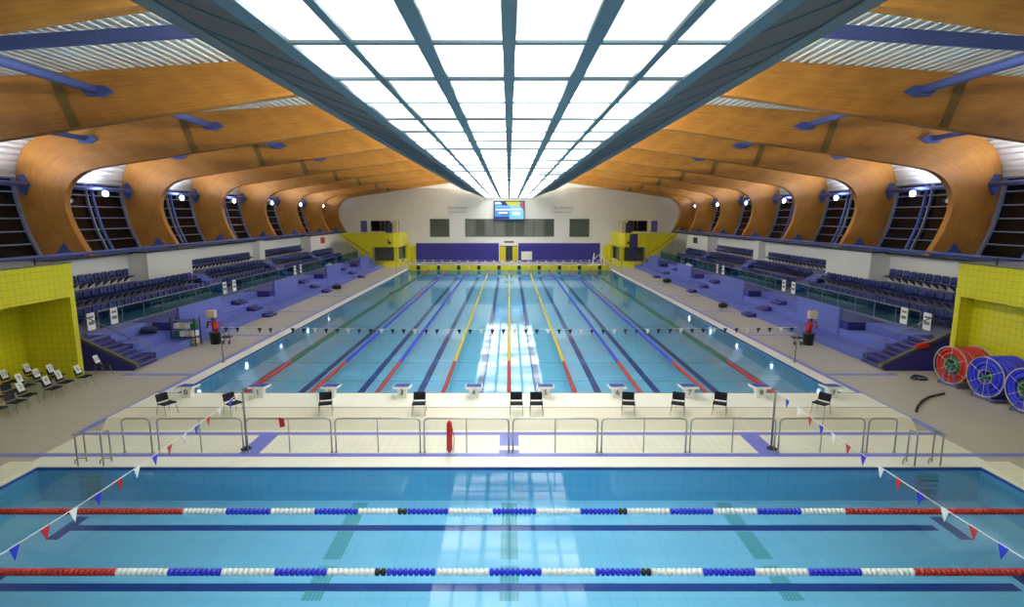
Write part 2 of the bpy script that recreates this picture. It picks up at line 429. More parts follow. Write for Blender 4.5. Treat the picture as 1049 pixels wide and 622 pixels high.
def zout(X):
    for a, b in zip(P_OUT, P_OUT[1:]):
        if b[0] <= X <= a[0] and a[1] > 11: return a[1] + (b[1] - a[1]) * (a[0] - X) / (a[0] - b[0])
def make_frame():
    t = thing('timber_frame', '', 'roof frame', (0, 0, 0), 'curved timber portal frames across the hall')
    o = bpy.data.objects.new('timber_beam', fmesh); C.objects.link(o); o.parent = t
    for s in (-1, 1):
        j = MB(); Xa, Xb = 17.0, 17.65                  # slanted dark strip on the beam face, painting the timber joint's shadow
        j.prism([(s * Xa, zin(Xa) + .02), (s * (Xa + .38), zin(Xa + .38) + .02), (s * (Xb + .38), zout(Xb) - .02), (s * Xb, zout(Xb) - .02)], 'y', -.05, .0)
        j.build('joint_shadow', 'woodd', t)
        for bx, bz, sz in ((16.1, 11.45, .62), (23.0, 10.75, .62), (26.75, 8.3, .4)):
            b = MB()
            if bx < 26: b.prism([(s * (bx - sz), bz - .05), (s * (bx - sz * .35), bz - .27), (s * (bx + sz * .6), bz - .25), (s * (bx + sz), bz), (s * (bx + sz * .4), bz + .16), (s * (bx - sz * .5), bz + .14)], 'y', -.16, 0)
            else: b.prism([(s * (bx - .28), bz - .0), (s * (bx), bz - .62), (s * (bx + .22), bz - .45), (s * (bx + .22), bz + .5), (s * bx, bz + .55)], 'y', -.14, 0)
            b.build('tube_bracket', 'steel', t)
        b = MB(); b.prism([(s * 24.3, 4.36), (s * 25.6, 4.36), (s * 25.25, 4.72), (s * 24.95, 5.1), (s * 24.75, 4.72)], 'y', -.1, 0)
        b.box(s * 23.9, s * 26.0, -.1, .5, 4.345, 4.42); b.build('base_shoe', 'steel', t)
    return t
fr0 = make_frame()
for i, y in enumerate(FR):
    place(fr0, i > 0, (0, y, 0), 0, 'curved orange timber portal frame spanning the roof, %s from the camera' % ORD[i])
# longitudinal tubes and mid-bay rafters
for s in (-1, 1):
    for (x, z, r, nm) in ((16.2, 11.45, .17, 'inner upper tube under the roof'), (23.1, 10.75, .14, 'outer tube at the haunch of the roof'), (26.55, 8.3, .14, 'tube above the windows with a floodlight')):
        for i, (ya, yb) in enumerate(zip([1.0] + [q + .43 for q in FR[:-1]], [q - .17 for q in FR])):
            t = MB(); t.tube([(s * x, ya, z), (s * x, yb, z)], r, 12)
            tag(t.build('purlin_tube', 'steel', None, True), 'blue %s, %s side, %s bay' % (nm, SIDE[s], ORD[i]), 'steel tube', 'blue steel tubes between the timber frames')
    for i in range(9):
        y = 10.1 + 8.53 * i - .15
        if i == 8: y = 78.2
        t = MB(); P = [p for p in P_OUT if p[1] > 10.9]; Pq = [(x, z - .10) for x, z in P]; Pl = [(x, z - .48) for x, z in P]
        t.prism([(s * x, z) for x, z in Pq if x > 6] + [(s * 6.0, 12.7), (s * 6.0, 12.32)] + [(s * x, z) for x, z in reversed(Pl) if x > 6], 'y', y - .10, y + .10)
        tag(t.build('roof_rafter', 'steel'), 'blue steel rafter under the corrugated roof, %s bay, %s side' % (ORD[i], SIDE[s]), 'roof rafter', 'blue steel rafters between the timber frames')
# floodlights
def make_flood():
    t = thing('floodlight', '', 'floodlight', (0, 0, 0), 'floodlights along the window tubes')
    b = MB(); b.box(-.16, .16, -.22, .22, -.12, .12); b.build('lamp_body', 'shade', t)
    b = MB(); b.box(-.03, .03, -.03, .03, .12, .26); b.build('mounting_arm', 'steel', t)
    b = MB(); b.prism([(-.26 * math.cos(a * PI / 8), .19 * math.sin(a * PI / 8)) for a in range(16)], 'x', -.22, -.161); b.build('lens', 'lamp', t)
    return t
fd = make_flood(); k = 0
for s in (-1, 1):
    for i in range(8):
        y = 19.6 + 8.53 * i
        o = place(fd, k > 0, (s * 26.3, y, 8.0), 0 if s > 0 else PI, 'bright white floodlight on the blue tube, %s side, %s from the camera' % (SIDE[s], ORD[i])); k += 1
        l = bpy.data.lights.new('flood_light', 'SPOT'); l.energy = FLOOD_W * (1.7 if i < 7 else .4); l.color = (.92, .90, 1.0); l.shadow_soft_size = .2
        l.spot_size = math.radians(142); l.spot_blend = .6
        lo = bpy.data.objects.new('flood_light', l); C.objects.link(lo); lo.location = (s * 25.95, y - .1, 8.05)
        lo.rotation_euler = Vector((-s * .35, .42, 1.25)).to_track_quat('-Z', 'Y').to_euler()
        l2 = bpy.data.lights.new('flood_spill', 'SPOT'); l2.energy = 220 if i < 7 else 90; l2.spot_size = math.radians(160); l2.spot_blend = .5; l2.color = (.70, .74, 1.0); l2.shadow_soft_size = .15
        lo2 = bpy.data.objects.new('flood_spill', l2); C.objects.link(lo2); lo2.location = (s * 26.0, y, 8.25); lo2.rotation_euler = Vector((s * .35, -.15, 1)).to_track_quat('-Z', 'Y').to_euler()

# ------------------------------------------------------------------ luminous ceiling raft
ZC = 9.2; PY = 2.23; RY0 = 8.85 - PY * 6; RY1 = 80.6
raft = thing('luminous_ceiling', 'long suspended ceiling raft of glowing white panels between grey-blue bars', 'light ceiling', (0, RY0, ZC))
BX = [(-3.4, .13), (-2.4, .07), (-1.26, .12), (0, .10), (1.26, .12), (2.4, .07), (3.4, .13)]
b = MB()
for x, h in BX: b.box(x - h, x + h, RY0, RY1, ZC - .10, ZC + .22)
b.build('long_bar', 'steelg', raft)
ys = [RY0 + PY * i for i in range(60) if RY0 + PY * i < RY1]
b = MB()
for y in ys: b.box(-3.3, 3.3, y - .055, y + .055, ZC - .09, ZC + .0)
b.build('cross_bar', 'steelg', raft)
pn = []
for y in ys:
    for (xa, ha), (xb, hb) in zip(BX, BX[1:]): pn.append((xa + ha, xb - hb, y + .045, min(y + PY - .045, RY1)))
near = [p for p in pn if p[3] > 6.5][:100]; rest = [p for p in pn if p not in near]
for (x0, x1, y0, y1) in near:
    b = MB(); b.box(x0, x1, y0, y1, ZC - .045, ZC - .01); b.build('light_panel', 'panel', raft)
b = MB()
for (x0, x1, y0, y1) in rest: b.box(x0, x1, y0, y1, ZC - .045, ZC - .01)
tag(b.build('light_panels', 'panel', raft), kind='stuff')
for s in (-1, 1):
    b = MB(); b.prism([(s * 3.5, ZC - .02), (s * 5.8, 10.06), (s * 5.8, 10.16), (s * 3.5, ZC + .1)], 'y', RY0, RY1)
    b.build('sloped_soffit', 'soffit', raft)
    b = MB()
    for y in ys: b.prism([(s * 3.5, ZC - .045), (s * 5.8, 10.03), (s * 5.8, 10.07), (s * 3.5, ZC)], 'y', y - .035, y + .035)
    b.build('soffit_rib', 'steelg', raft)
    b = MB(); b.prism([(s * 5.75, 10.0), (s * 6.5, 10.22), (s * 6.62, 10.5), (s * 6.5, 10.62), (s * 5.75, 10.4)], 'y', RY0, RY1)
    b.build('edge_beam', M['edge'] if 'edge' in M else 'steelg', raft)
b = MB(); b.box(-5.8, 5.8, RY0, RY1, 10.38, 10.42); b.build('top_deck', 'soffit', raft)
b = MB()
for y in FR[:-1]:
    for s in (-1, 1): b.tube([(s * 5.0, y + .2, 10.4), (s * 5.0, y + .2, 11.9)], .04, 8)
b.build('hanger_rod', 'steelg', raft)
for s in (-1, 1):                                  # fluorescent uplight troughs on top of the raft
    for i in range(9):
        yc = 10.2 + 8.53 * i
        area('uplight', (s * 5.6, yc, 10.75), (0, s * math.radians(180 - 38), 0), .5, 7.6, UP_W / 9 * 2.2, (1.0, 1.0, .86))

# ------------------------------------------------------------------ far end wall fittings
YW = Y1
ew = MB()
ew.box(-13.55, -1.5, YW - .14, YW, 0, 2.68); struct('wall_panel', ew, 'bluew')
ew = MB(); ew.box(1.35, 13.25, YW - .14, YW, 0, 2.68); struct('wall_panel', ew, 'bluew')
for nm, (x0, x1, z0, z1), n in (('w', (-6.3, 6.5, 3.7, 6.1), 9), ('w', (-11.45, -8.7, 3.65, 6.1), 1), ('w', (8.8, 11.6, 3.65, 6.1), 1)):
    wn += 1; g = MB(); g.box(x0, x1, YW - .04, YW, z0, z1, 0)
    g.box(x0 - .06, x1 + .06, YW - .08, YW, z1, z1 + .08, 1); g.box(x0 - .06, x1 + .06, YW - .08, YW, z0 - .08, z0, 1)
    for k in range(n + 1):
        x = x0 + (x1 - x0) * k / n; g.box(x - .04, x + .04, YW - .07, YW, z0, z1, 1)
    for k in (0, 2, 3, 6, 7):
        if n > 1: g.box(x0 + (x1 - x0) * k / n + .1, x0 + (x1 - x0) * (k + .9) / n, YW - .06, YW - .04, z0 + .05, z1 - .05, 2)
    struct('window_%d' % wn, g, ['winint', 'rail', 'grey'])
d = MB(); d.box(-1.4, 1.3, YW - .03, YW, 0, 2.3, 2)
for x0, x1 in ((-1.4, -.5), (.5, 1.3)): d.box(x0, x1, YW - .1, YW - .03, 0, 2.2, 0)
for x in (-.5, 0, .5): d.box(x - .04, x + .04, YW - .08, YW - .03, 0, 2.2, 1)
struct('door_1', d, ['yel', 'olive', 'dark'])
t = MB(); t.box(-.7, .7, YW - .05, YW - .0, 2.72, 3.0); o = tag(t.build('notice', 'grey'), 'small grey notice above the yellow doors at the far end', 'notice')
for s, x in ((-1, -7.45), (1, 7.85)):
    t = thing('wall_sign', 'grey lettering on the white end wall to the %s of the screen' % SIDE[s], 'sign', (x, YW, 7.5))
    text_part('lettering', 'Sunderland', .62, (x, YW - .02, 7.75), (PI / 2, 0, 0), 'text', t, .01)
    text_part('lettering', 'Aquatic Centre', .42, (x, YW - .02, 7.18), (PI / 2, 0, 0), 'text', t, .01)
scr = thing('display_screen', 'large lit display screen hanging on the end wall above the windows', 'screen', (0, YW - .4, 7.3))
b = MB(); b.box(-2.2, 2.25, YW - .55, YW - .25, 6.0, 8.72); b.box(-.8, .8, YW - .25, YW - .02, 6.8, 7.9); b.build('casing', 'black', scr)
def em(n, c, s_=1.0): M[n] = mat(n, (0, 0, 0), .5, emit=c, es=s_)
em('s_blue', (.07, .30, .80), 1.1); em('s_cyan', (.22, .62, 1), 1.1); em('s_white', (.95, .97, 1), 1.3); em('s_yel', (.72, .68, .03)); em('s_navy', (.01, .03, .25)); em('s_pink', (.55, .08, .25))
b = MB(); yy = YW - .555
def sq(x0, x1, z0, z1, mi, k=1): b.box(x0, x1, yy - .004 * k, yy, z0, z1, mi)
sq(-2.05, 2.1, 6.12, 8.6, 0); sq(.1, 2.1, 6.2, 8.1, 1, 2); sq(-2.05, 0, 6.15, 6.5, 4, 2)
sq(-2.0, -.7, 8.28, 8.52, 2, 2); b.prism([(-.55, 8.6), (-.15, 8.1), (1.5, 8.1), (1.6, 8.6)], 'y', yy - .009, yy, 3); b.prism([(1.5, 8.1), (1.85, 8.6), (2.1, 8.6), (2.1, 7.4)], 'y', yy - .012, yy, 5)
b.prism([(-1.3, 8.6), (-.9, 8.1), (-.15, 8.1), (-.55, 8.6)], 'y', yy - .010, yy, 4)
sq(-1.9, .05, 7.84, 8.0, 1, 3); sq(-1.9, .1, 7.42, 7.6, 2, 3); sq(-1.5, -.2, 6.9, 7.15, 2, 3); sq(-1.2, -.1, 6.72, 6.9, 4, 4); sq(.3, 1.7, 7.45, 7.62, 2, 3); sq(.5, 1.6, 6.75, 7.15, 2, 3)
b.build('display', ['s_blue', 's_cyan', 's_white', 's_yel', 's_navy', 's_pink'], scr)
t = thing('whiteboard', 'white board on legs before the right blue end panel', 'board', (2.5, 80.2, 0))
b = MB(); b.box(1.75, 3.3, 80.17, 80.22, .35, 1.55); b.build('board', 'white', t)
for x in (1.85, 3.2):
    b = MB(); b.tube([(x, 80.25, 0), (x, 80.25, .9)], .03, 8); b.tube([(x, 79.95, .03), (x, 80.55, .03)], .03, 8); b.build('leg', 'metal', t)
t = thing('pool_hoist', 'white pool access hoist with bent arm at the far right end', 'pool hoist', (11.5, 71.2, 0))
b = MB(); b.box(10.2, 11.1, 71.0, 71.6, 0, .45); b.build('base', 'white', t)
b = MB(); b.tube([(10.7, 71.3, .4), (10.9, 71.3, 1.9)], .08, 8); b.build('mast', 'white', t)
b = MB(); b.tube([(10.85, 71.3, 1.1), (11.6, 71.3, 1.75), (12.1, 71.3, 1.45), (12.2, 71.3, .4)], .06, 8); b.build('arm', 'white', t)
b = MB(); b.box(11.9, 12.4, 71.1, 71.5, .35, .42); b.build('chair_seat', 'white', t)

# ------------------------------------------------------------------ yellow judges' balconies at the far corners
for s in (-1, 1):
    t = thing('balcony_booth', 'yellow balcony booth with a sloping stair wing, far %s corner' % SIDE[s], 'balcony', (s * 17, 72, 0))
    b = MB()
    b.prism([(s * 21.6, 4.42), (s * 14.9, 4.42), (s * 14.9, 2.6), (s * 17.6, 2.6), (s * 17.6, 1.3), (s * 18.3, 1.15), (s * 21.6, 4.0)], 'y', 72.0, 72.25)
    b.prism([(s * 14.9, 72.0), (s * 14.2, 72.6), (s * 14.2, 78.0), (s * 14.45, 78.0), (s * 14.45, 72.75), (s * 15.0, 72.25)], 'z', 2.6, 4.42)
    b.box(s * 14.45, s * 18.2, 72.25, 81.4, 2.6, 2.8); b.box(s * 18.2, s * 21.6, 72.25, 81.4, 4.0, 4.1)
    b.build('parapet', 'yel', t)
    b = MB(); b.box(s * 17.55, s * 17.9, 71.93, 72.0, 1.3, 4.42); b.build('corner_post', 'yel', t)
    b = MB(); b.prism([(s * 21.2, 4.05), (s * 18.0, 1.75), (s * 18.0, 1.66), (s * 21.2, 3.95)], 'y', 71.96, 72.0); b.build('stair_handrail', 'olive', t)
    b = MB(); b.prism([(s * (16.0 + 1.7 * math.cos(a * PI / 12)), 73.4 + 1.4 * math.sin(-a * PI / 12)) for a in range(13)] + [(s * 14.3, 78.0), (s * 17.7, 78.0)], 'z', 0, .75); b.build('plinth', 'yel', t)
    b = MB(); b.box(s * 14.8, s * 17.6, 73.1, 78, .75, 2.6); b.build('glazed_room', 'winint', t)
    b = MB(); b.box(s * 14.5, s * 15.0, 72.6, 73.2, .75, 2.6); b.build('column', 'yel', t)
    b = MB(); b.box(s * 14.1, s * 14.5, 78.0, 81.4, 0, 2.6); b.box(s * 13.6, s * 14.1, 79.5, 81.3, 0, 2.3); b.build('locker_wall', 'yel', t)
    b = MB(); b.box(s * 15.5, s * 15.62, 71.95, 71.99, 3.1, 3.7); b.box(s * 15.2, s * 15.5, 71.95, 71.99, 3.0, 3.35); b.build('pictogram', 'black', t)
    wn += 1; g = MB(); g.box(s * 17.2, s * 20.0, YW - .05, YW, 4.4, 5.9, 0)
    for x in (17.2, 18.6, 20.0): g.box(s * (x - .05), s * (x + .05), YW - .1, YW, 4.4, 5.9, 1)
    struct('window_%d' % wn, g, ['night', 'grey'])
    g = MB(); g.box(s * 20.6, s * 21.5, YW - .06, YW, 4.3, 5.9); tag(g.build('wall_poster', 'bluep'), 'violet blue panel on the end wall above the %s balcony' % SIDE[s], 'wall panel')
    t = thing('clothes_rail', 'dark locker and curtain rail standing on the %s balcony' % SIDE[s], 'rail', (s * 15.6, 75, 2.8))
    b = MB(); b.tube([(s * 14.7, 75, 2.8), (s * 14.7, 75, 6.0), (s * 16.6, 75, 6.0), (s * 16.6, 75, 2.8)], .05, 6); b.build('rail', 'rail', t)
    b = MB(); b.box(s * 15.0, s * 15.5, 74.8, 75.2, 2.8, 5.9); b.build('cloth', 'beige', t)
    b = MB(); b.box(s * 15.6, s * 16.4, 74.8, 75.2, 2.8, 5.7); b.build('locker', 'navy', t)
t = MB(); t.box(15.5, 16.5, 71.86, 71.92, .9, 4.3); tag(t.build('banner', 'navy'), 'dark hanging banner over the right yellow balcony', 'banner')

# ------------------------------------------------------------------ spectator stands
def Yd(d, z=1.5): return (d - (H - z) * .155) / .988
FIN = [(29.0, 33.2), (40.8, 45.0), (52.5, 56.8), (64.2, 68.2)]
STEP = [37.0, 48.6, 60.2]
for s in (-1, 1):
    sd = SIDE[s]
    st = MB(); ya = 24.85
    st.box(s * 16.2, s * 19.35, ya, 71.5, 0, .4, 0); st.box(s * 17.2, s * 19.35, ya, 71.5, .4, .8, 0); st.box(s * 18.2, s * 19.35, ya, 71.5, .8, 1.2, 0)
    st.box(s * 19.25, s * 19.5, ya, 71.5, 1.2, 1.26, 1)
    st.box(s * 19.35, s * 21.6, 23.0, 71.5, 0, 1.15, 1); st.box(s * 21.6, s * 22.7, 10, 71.9, 0, 1.8, 1); st.box(s * 22.7, s * 23.9, 10, 71.9, 0, 2.5, 1)
    struct('seating_terrace', st, ['bluep', 'slab'])
    for i, (a, b_) in enumerate(FIN):
        ya, yb = Yd(a, 1), Yd(b_, 1)
        f = thing('vomitory_wall', 'blue parapet box at a stair entry on the %s terrace, %s from the camera' % (sd, ORD[i]), 'parapet', (s * 17.3, ya, .4), 'blue parapet boxes on the terraces')
        b = MB(); b.box(s * 17.15, s * 17.3, ya, yb, .4, 1.85); b.build('front_wall', 'bluep', f)
        b = MB(); b.box(s * 17.3, s * 19.2, ya - .6, yb - .18, .8, 1.22); b.build('opening_shade', 'blued', f)  # solid dark blue block painted in for the shade of the stair opening
    for i, d_ in enumerate(STEP):
        for k, (x, z, tw) in enumerate(((15.7, 0, 'bottom'), (17.0 - .35, .4, 'middle'), (18.0 - .35, .8, 'top'))):
            y = Yd(d_, z) + k * .0
            q = thing('step_block', 'dark blue steps on the %s tier of the %s terrace, %s stairway from the camera' % (tw, sd, ORD[i]), 'steps', (s * x, y, z), 'step blocks up the terraces')
            xx = 16.2 if k == 0 else (17.2 if k == 1 else 18.2)
            b = MB(); b.box(s * (xx - .56), s * (xx - .28), y - .55, y + .55, z, z + .133, 0); b.box(s * (xx - .28), s * xx, y - .55, y + .55, z, z + .266, 0); stp = b.build('steps', 'blued', q)
            b = MB(); b.box(s * (xx - .57), s * (xx - .50), y - .55, y + .55, z + .134, z + .142); b.box(s * (xx - .29), s * (xx - .22), y - .55, y + .55, z + .267, z + .275); b.build('step_nosing', 'slab', stp)
    # glass balustrade in lengths between the gates
    gates = [24.9] + [Yd(d_, 1.2) for d_ in (38.0, 50.4, 62.0)] + [71.5]
    for i, (a, b_) in enumerate(zip(gates, gates[1:])):
        a += .9; b_ -= .3
        g = thing('glass_balustrade', 'teal glass balustrade above the %s terrace, %s length from the camera' % (sd, ORD[i]), 'balustrade', (s * 19.4, a, 1.26), 'glass balustrades before the seats')
        n = max(1, round((b_ - a) / 1.6)); w_ = (b_ - a) / n
        for k in range(n):
            b = MB(); b.box(s * 19.36, s * 19.375, a + k * w_ + .03, a + (k + 1) * w_ - .03, 1.3, 2.08); b.build('glass_pane', 'glassb', g)
        for k in range(n + 1):
            b = MB(); b.box(s * 19.35, s * 19.39, a + k * w_ - .012, a + k * w_ + .012, 1.26, 2.08); b.build('post', 'steelg', g)
        b = MB(); b.tube([(s * 19.37, a, 2.12), (s * 19.37, b_, 2.12)], .03, 8); b.build('handrail', 'rail', g)
    for i, (d1, d2) in enumerate(((25.5, 27.0), (37.6, 38.9), (50.0, 51.4))):
        for k, dd in enumerate((d1, d2)):
            y = Yd(dd, 1.8) + .2
            n = MB(); n.box(s * 19.30, s * 19.32, y - .24, y + .24, 1.35 + .0, 2.15)
            n.box(s * 19.29, s * 19.30, y - .16, y + .16, 1.9, 2.0, 1); n.box(s * 19.29, s * 19.30, y - .16, y + .16, 1.6, 1.75, 1)
            tag(n.build('notice_board', ['white', 'grey']), 'white notice at the %s gate of the %s balustrade, %s of the pair' % (ORD[i], sd, ('nearer', 'farther')[k]), 'notice')
    # upper aisle steps between seat blocks
    for i, d_ in enumerate((40.2, 51.8, 63.0)):
        q = thing('aisle_steps', 'blue aisle steps climbing the %s stand, %s from the camera' % (sd, ORD[i]), 'steps', (s * 21.5, d_, 1.15), 'aisle steps between the seats'); b = MB(); y = d_ + .2
        for k in range(3): b.box(s * (20.75 + .28 * k), s * 21.6, y - .6, y + .6, 1.15, 1.15 + .17 * (k + 1))
        for k in range(3): b.box(s * (21.85 + .28 * k), s * 22.7, y - .6, y + .6, 1.8, 1.8 + .18 * (k + 1))
        b.build('steps', 'bluep', q)
    # staircase up to the stand
    q = thing('staircase', 'dark blue staircase with grey rails beside the %s yellow block' % sd, 'staircase', (s * 17.5, 24, 0)); n = 8
    b = MB(); c = MB()
    for k in range(n):
        x0 = 16.1 + .30 * k; z = .15 * (k + 1); b.box(s * x0, s * (x0 + .34), 23.35, 24.75, z - .12, z); c.box(s * (x0 - .01), s * (x0 + .05), 23.35, 24.75, z + .001, z + .012)
    c.build('tread_nosing', 'grey', b.build('treads', 'blued', q))
    b = MB()
    b.prism([(s * 16.1, 0), (s * 19.2, 0), (s * 19.2, 1.5), (s * 18.6, 1.45), (s * 16.1, .2)], 'y', 23.15, 23.2); b.build('side_panel', 'blued', q)
    b = MB(); b.prism([(s * 16.0, .1), (s * 16.0, .28), (s * 18.8, 1.68), (s * 19.4, 1.68), (s * 19.4, 1.5), (s * 18.9, 1.5)], 'y', 23.2, 23.38); b.build('stringer', 'olive', q)
    b = MB(); b.tube([(s * 16.0, 23.18, .28), (s * 18.8, 23.18, 1.70), (s * 19.4, 23.18, 1.7)], .03, 8); b.build('handrail', 'rail', q)
    b = MB(); b.tube([(s * 16.35, 24.8, .15), (s * 16.35, 24.8, .62), (s * 19.2, 24.8, 2.05)], .028, 8); b.tube([(s * 17.8, 24.8, .9), (s * 17.8, 24.8, 1.35)], .02, 6); b.build('handrail', 'rail', q)
# seats
def make_seat():
    t = thing('stadium_seat', '', 'seat', (0, 0, 0))
    # faces -Y in local space; x across
    b = MB(); prof = [(.02, .84), (-.03, .86), (-.07, .80), (-.05, .60), (-.02, .45), (.03, .44), (.03, .62)]
    rows = []
    for x in (-.23, -.19, -.08, .08, .19, .23):
        tp = .0 if abs(x) < .2 else -.04; cv = -.035 if abs(x) > .15 else 0
        rows.append([(x, .20 - p + cv, z + (tp if z > .7 else 0)) for p, z in prof + prof[:1]])
    b.strip(rows); b.f += [tuple(range(7)), tuple(5 * 8 + i for i in reversed(range(7)))]; b.m += [0, 0]
    b.build('backrest', 'seat', t, True)
    b = MB(); rows = []
    for x in (-.22, -.18, 0, .18, .22):
        zz = .0 if abs(x) > .2 else (-.015 if x else -.03)
        rows.append([(x, -.20, .42 + zz), (x, -.24, .40 + zz), (x, -.20, .385 + zz), (x, .2, .38 + zz), (x, .2, .43 + zz), (x, -.20, .42 + zz)])
    b.strip(rows); b.f += [tuple(range(5)), tuple(4 * 6 + i for i in reversed(range(5)))]; b.m += [0, 0]
    b.build('seat_pan', 'seat', t, True)
    b = MB(); b.prism([(-.12, .385), (.2, .385), (.30, .15), (.30, .05)], 'x', -.02, .02); b.build('bracket', 'bracket', t)
    return t
sp = []
def span(a, b_): n = int((b_ - a) / .6); return [a + .3 + .6 * i for i in range(n)]
for s in (-1, 1):
    for row, x, z, secs in (('top', 23.42, 2.5, ((20, 34.6), (41.1, 51.3), (53.2, 63.6))),
                            ('middle', 22.3, 1.8, ((20, 39.6), (41.2, 51.3), (52.8, 62.5), (64, 71))),
                            ('lowest', 21.15, 1.15, ((25.6, 39.6), (41.2, 51.3), (52.8, 62.5), (64, 71)))):
        for i, (a, b_) in enumerate(secs):
            for y in span(a, b_):
                if s * x and y > 21.5 + (z < 2) * 1.0: sp.append((y, s, row, x, z, i))
sp.sort(key=lambda q: q[0] + (3 if q[2] == 'lowest' else 0)); se = make_seat(); far = []; cnt = {}
for k, (y, s, row, x, z, i) in enumerate(sp):
    if k < 300:
        kk = (s, row, i); cnt[kk] = cnt.get(kk, -1) + 1
        place(se, k > 0, (s * x, y, z), -PI / 2 * s, 'dark blue seat, %s row, %s stand, %s seat block, %s from the camera' % (row, SIDE[s], ORD[i], ORD[cnt[kk]]), 'blue seats, %s row, %s stand, %s block' % (row, SIDE[s], ORD[i]))
    else: far.append((y, s, x, z))
b = MB()
for (y, s, x, z) in far:
    b.prism([(s * (x + .17), z + .45), (s * (x + .23), z + .45), (s * (x + .27), z + .82), (s * (x + .21), z + .86)], 'y', y - .23, y + .23)
    b.prism([(s * (x - .24), z + .38), (s * (x - .22), z + .42), (s * (x + .2), z + .43), (s * (x + .2), z + .38)], 'y', y - .22, y + .22)
    b.prism([(s * (x - .1), z + .38), (s * (x + .2), z + .38), (s * (x + .25), z + .0)], 'y', y - .02, y + .02)
if far: tag(b.build('stadium_seats', 'seat'), 'remaining dark blue seats in the farthest blocks of both stands', 'seats', kind='stuff')

# ------------------------------------------------------------------ yellow tiled blocks
for s, dep, X0 in ((-1, 2.1, 17.5), (1, .55, 18.0)):
    b = MB(); X1 = 23.4
    b.box(s * X0, s * X1, Y0, 22.2, 3.39, 4.70, 0); b.box(s * (X0 + dep), s * X1, Y0, 22.2, 0, 3.39, 0); b.box(s * X0, s * (X0 + dep), 21.95, 22.2, 0, 3.39, 0)
    b.box(s * (X0 - .02), s * X1, Y0, 22.22, 4.70, 4.75, 1)
    struct('tiled_block', b, ['ytile', 'olive'])
    t = thing('roof_rail', 'low dark guard rail on top of the %s yellow tiled block' % SIDE[s], 'rail', (s * 18.3, 10, 4.75))
    for y in range(10, 22, 2):
        b = MB(); b.tube([(s * (X0 + .25), y + .8, 4.75), (s * (X0 + .25), y + .8, 5.0)], .03, 6); b.build('post', 'black', t)
    b = MB(); b.tube([(s * (X0 + .25), 8, 5.0), (s * (X0 + .25), 21.6, 5.0)], .025, 6); b.build('rail', 'black', t)

# ------------------------------------------------------------------ starting blocks
def make_block(n):
    t = thing('starting_block', '', 'starting block', (0, 0, 0))
    b = MB(); b.add([(-.17, -.14, 0), (.17, -.14, 0), (.17, .16, 0), (-.17, .16, 0), (-.15, -.12, .12), (.15, -.12, .12), (.15, .12, .12), (-.15, .12, .12),
                     (-.17, -.14, .38), (.17, -.14, .38), (.17, .14, .34), (-.17, .14, .34)],
                    [(0, 1, 2, 3), (0, 1, 5, 4), (1, 2, 6, 5), (2, 3, 7, 6), (3, 0, 4, 7), (4, 5, 9, 8), (5, 6, 10, 9), (6, 7, 11, 10), (7, 4, 8, 11), (8, 9, 10, 11)])
    ped = b.build('pedestal', 'white', t)
    b = MB(); b.prism([(-.27, .37), (-.27, .44), (.30, .385), (.32, .34), (.2, .33)], 'x', -.29, .29); plt = b.build('platform', 'white', t)
    b = MB(); b.add([(-.26, -.22, .430), (.26, -.22, .430), (.26, .26, .384), (-.26, .26, .384), (-.26, -.22, .447), (.26, -.22, .447), (.26, .26, .400), (-.26, .26, .400)],
                    [(4, 5, 6, 7), (0, 1, 5, 4), (1, 2, 6, 5), (2, 3, 7, 6), (3, 0, 4, 7)]); b.build('footpad', 'blue2', plt)
    return t
M['blue2'] = mat('blue_footpad', (.03, .05, .36), .6)
b0 = make_block(0)
for n in range(10):
    x = -11.25 + 2.5 * n + .02
    o = place(b0, n > 0, (x, 18.75, .30), 0, 'white starting block with blue top numbered %s at the near pool end' % NUM[n], 'starting blocks at the near end')
for n in range(10):
    o = [q for q in bpy.data.objects if q.get('label', '').endswith('numbered %s at the near pool end' % NUM[n])][0]
    o = [c for c in o.children if c.name.startswith('pedestal')][0]
    text_part('number', str(n), .26, (0, -.145, .21), (PI / 2, 0, 0), 'black', o, .004)
for n in range(10):
    place(b0, True, (-11.25 + 2.5 * n, 69.75, .3), PI, 'small white starting block at the far pool end, %s from the left' % (['first'] + ORD[1:])[n], 'starting blocks at the far end')
fb = [q for q in bpy.data.objects if 'far pool end' in q.get('label', '')]
for q in fb:
    pass
t = MB(); t.box(-12.6, 12.6, 69.2, 70.6, 0, .3); struct('end_wall_kerb', t, 'coping')
for n in range(10):
    x = -12.5 + 2.5 * n
    q = thing('turning_board', 'yellow turning board at the far pool end, %s lane from the left' % (['first'] + ORD[1:])[n], 'touch pad', (x + 1.25, 69.1, 0), 'yellow turning boards at the far end')
    b = MB(); b.box(x + .03, x + 2.47, 68.98, 69.08, -.12, .52); b.build('pad', 'padm', q) if 'padm' in M else b.build('pad', 'yel', q)
    b = MB(); b.box(x + 1.05, x + 1.45, 68.9, 68.98, .0, .5); b.build('lane_marker', 'black', q)

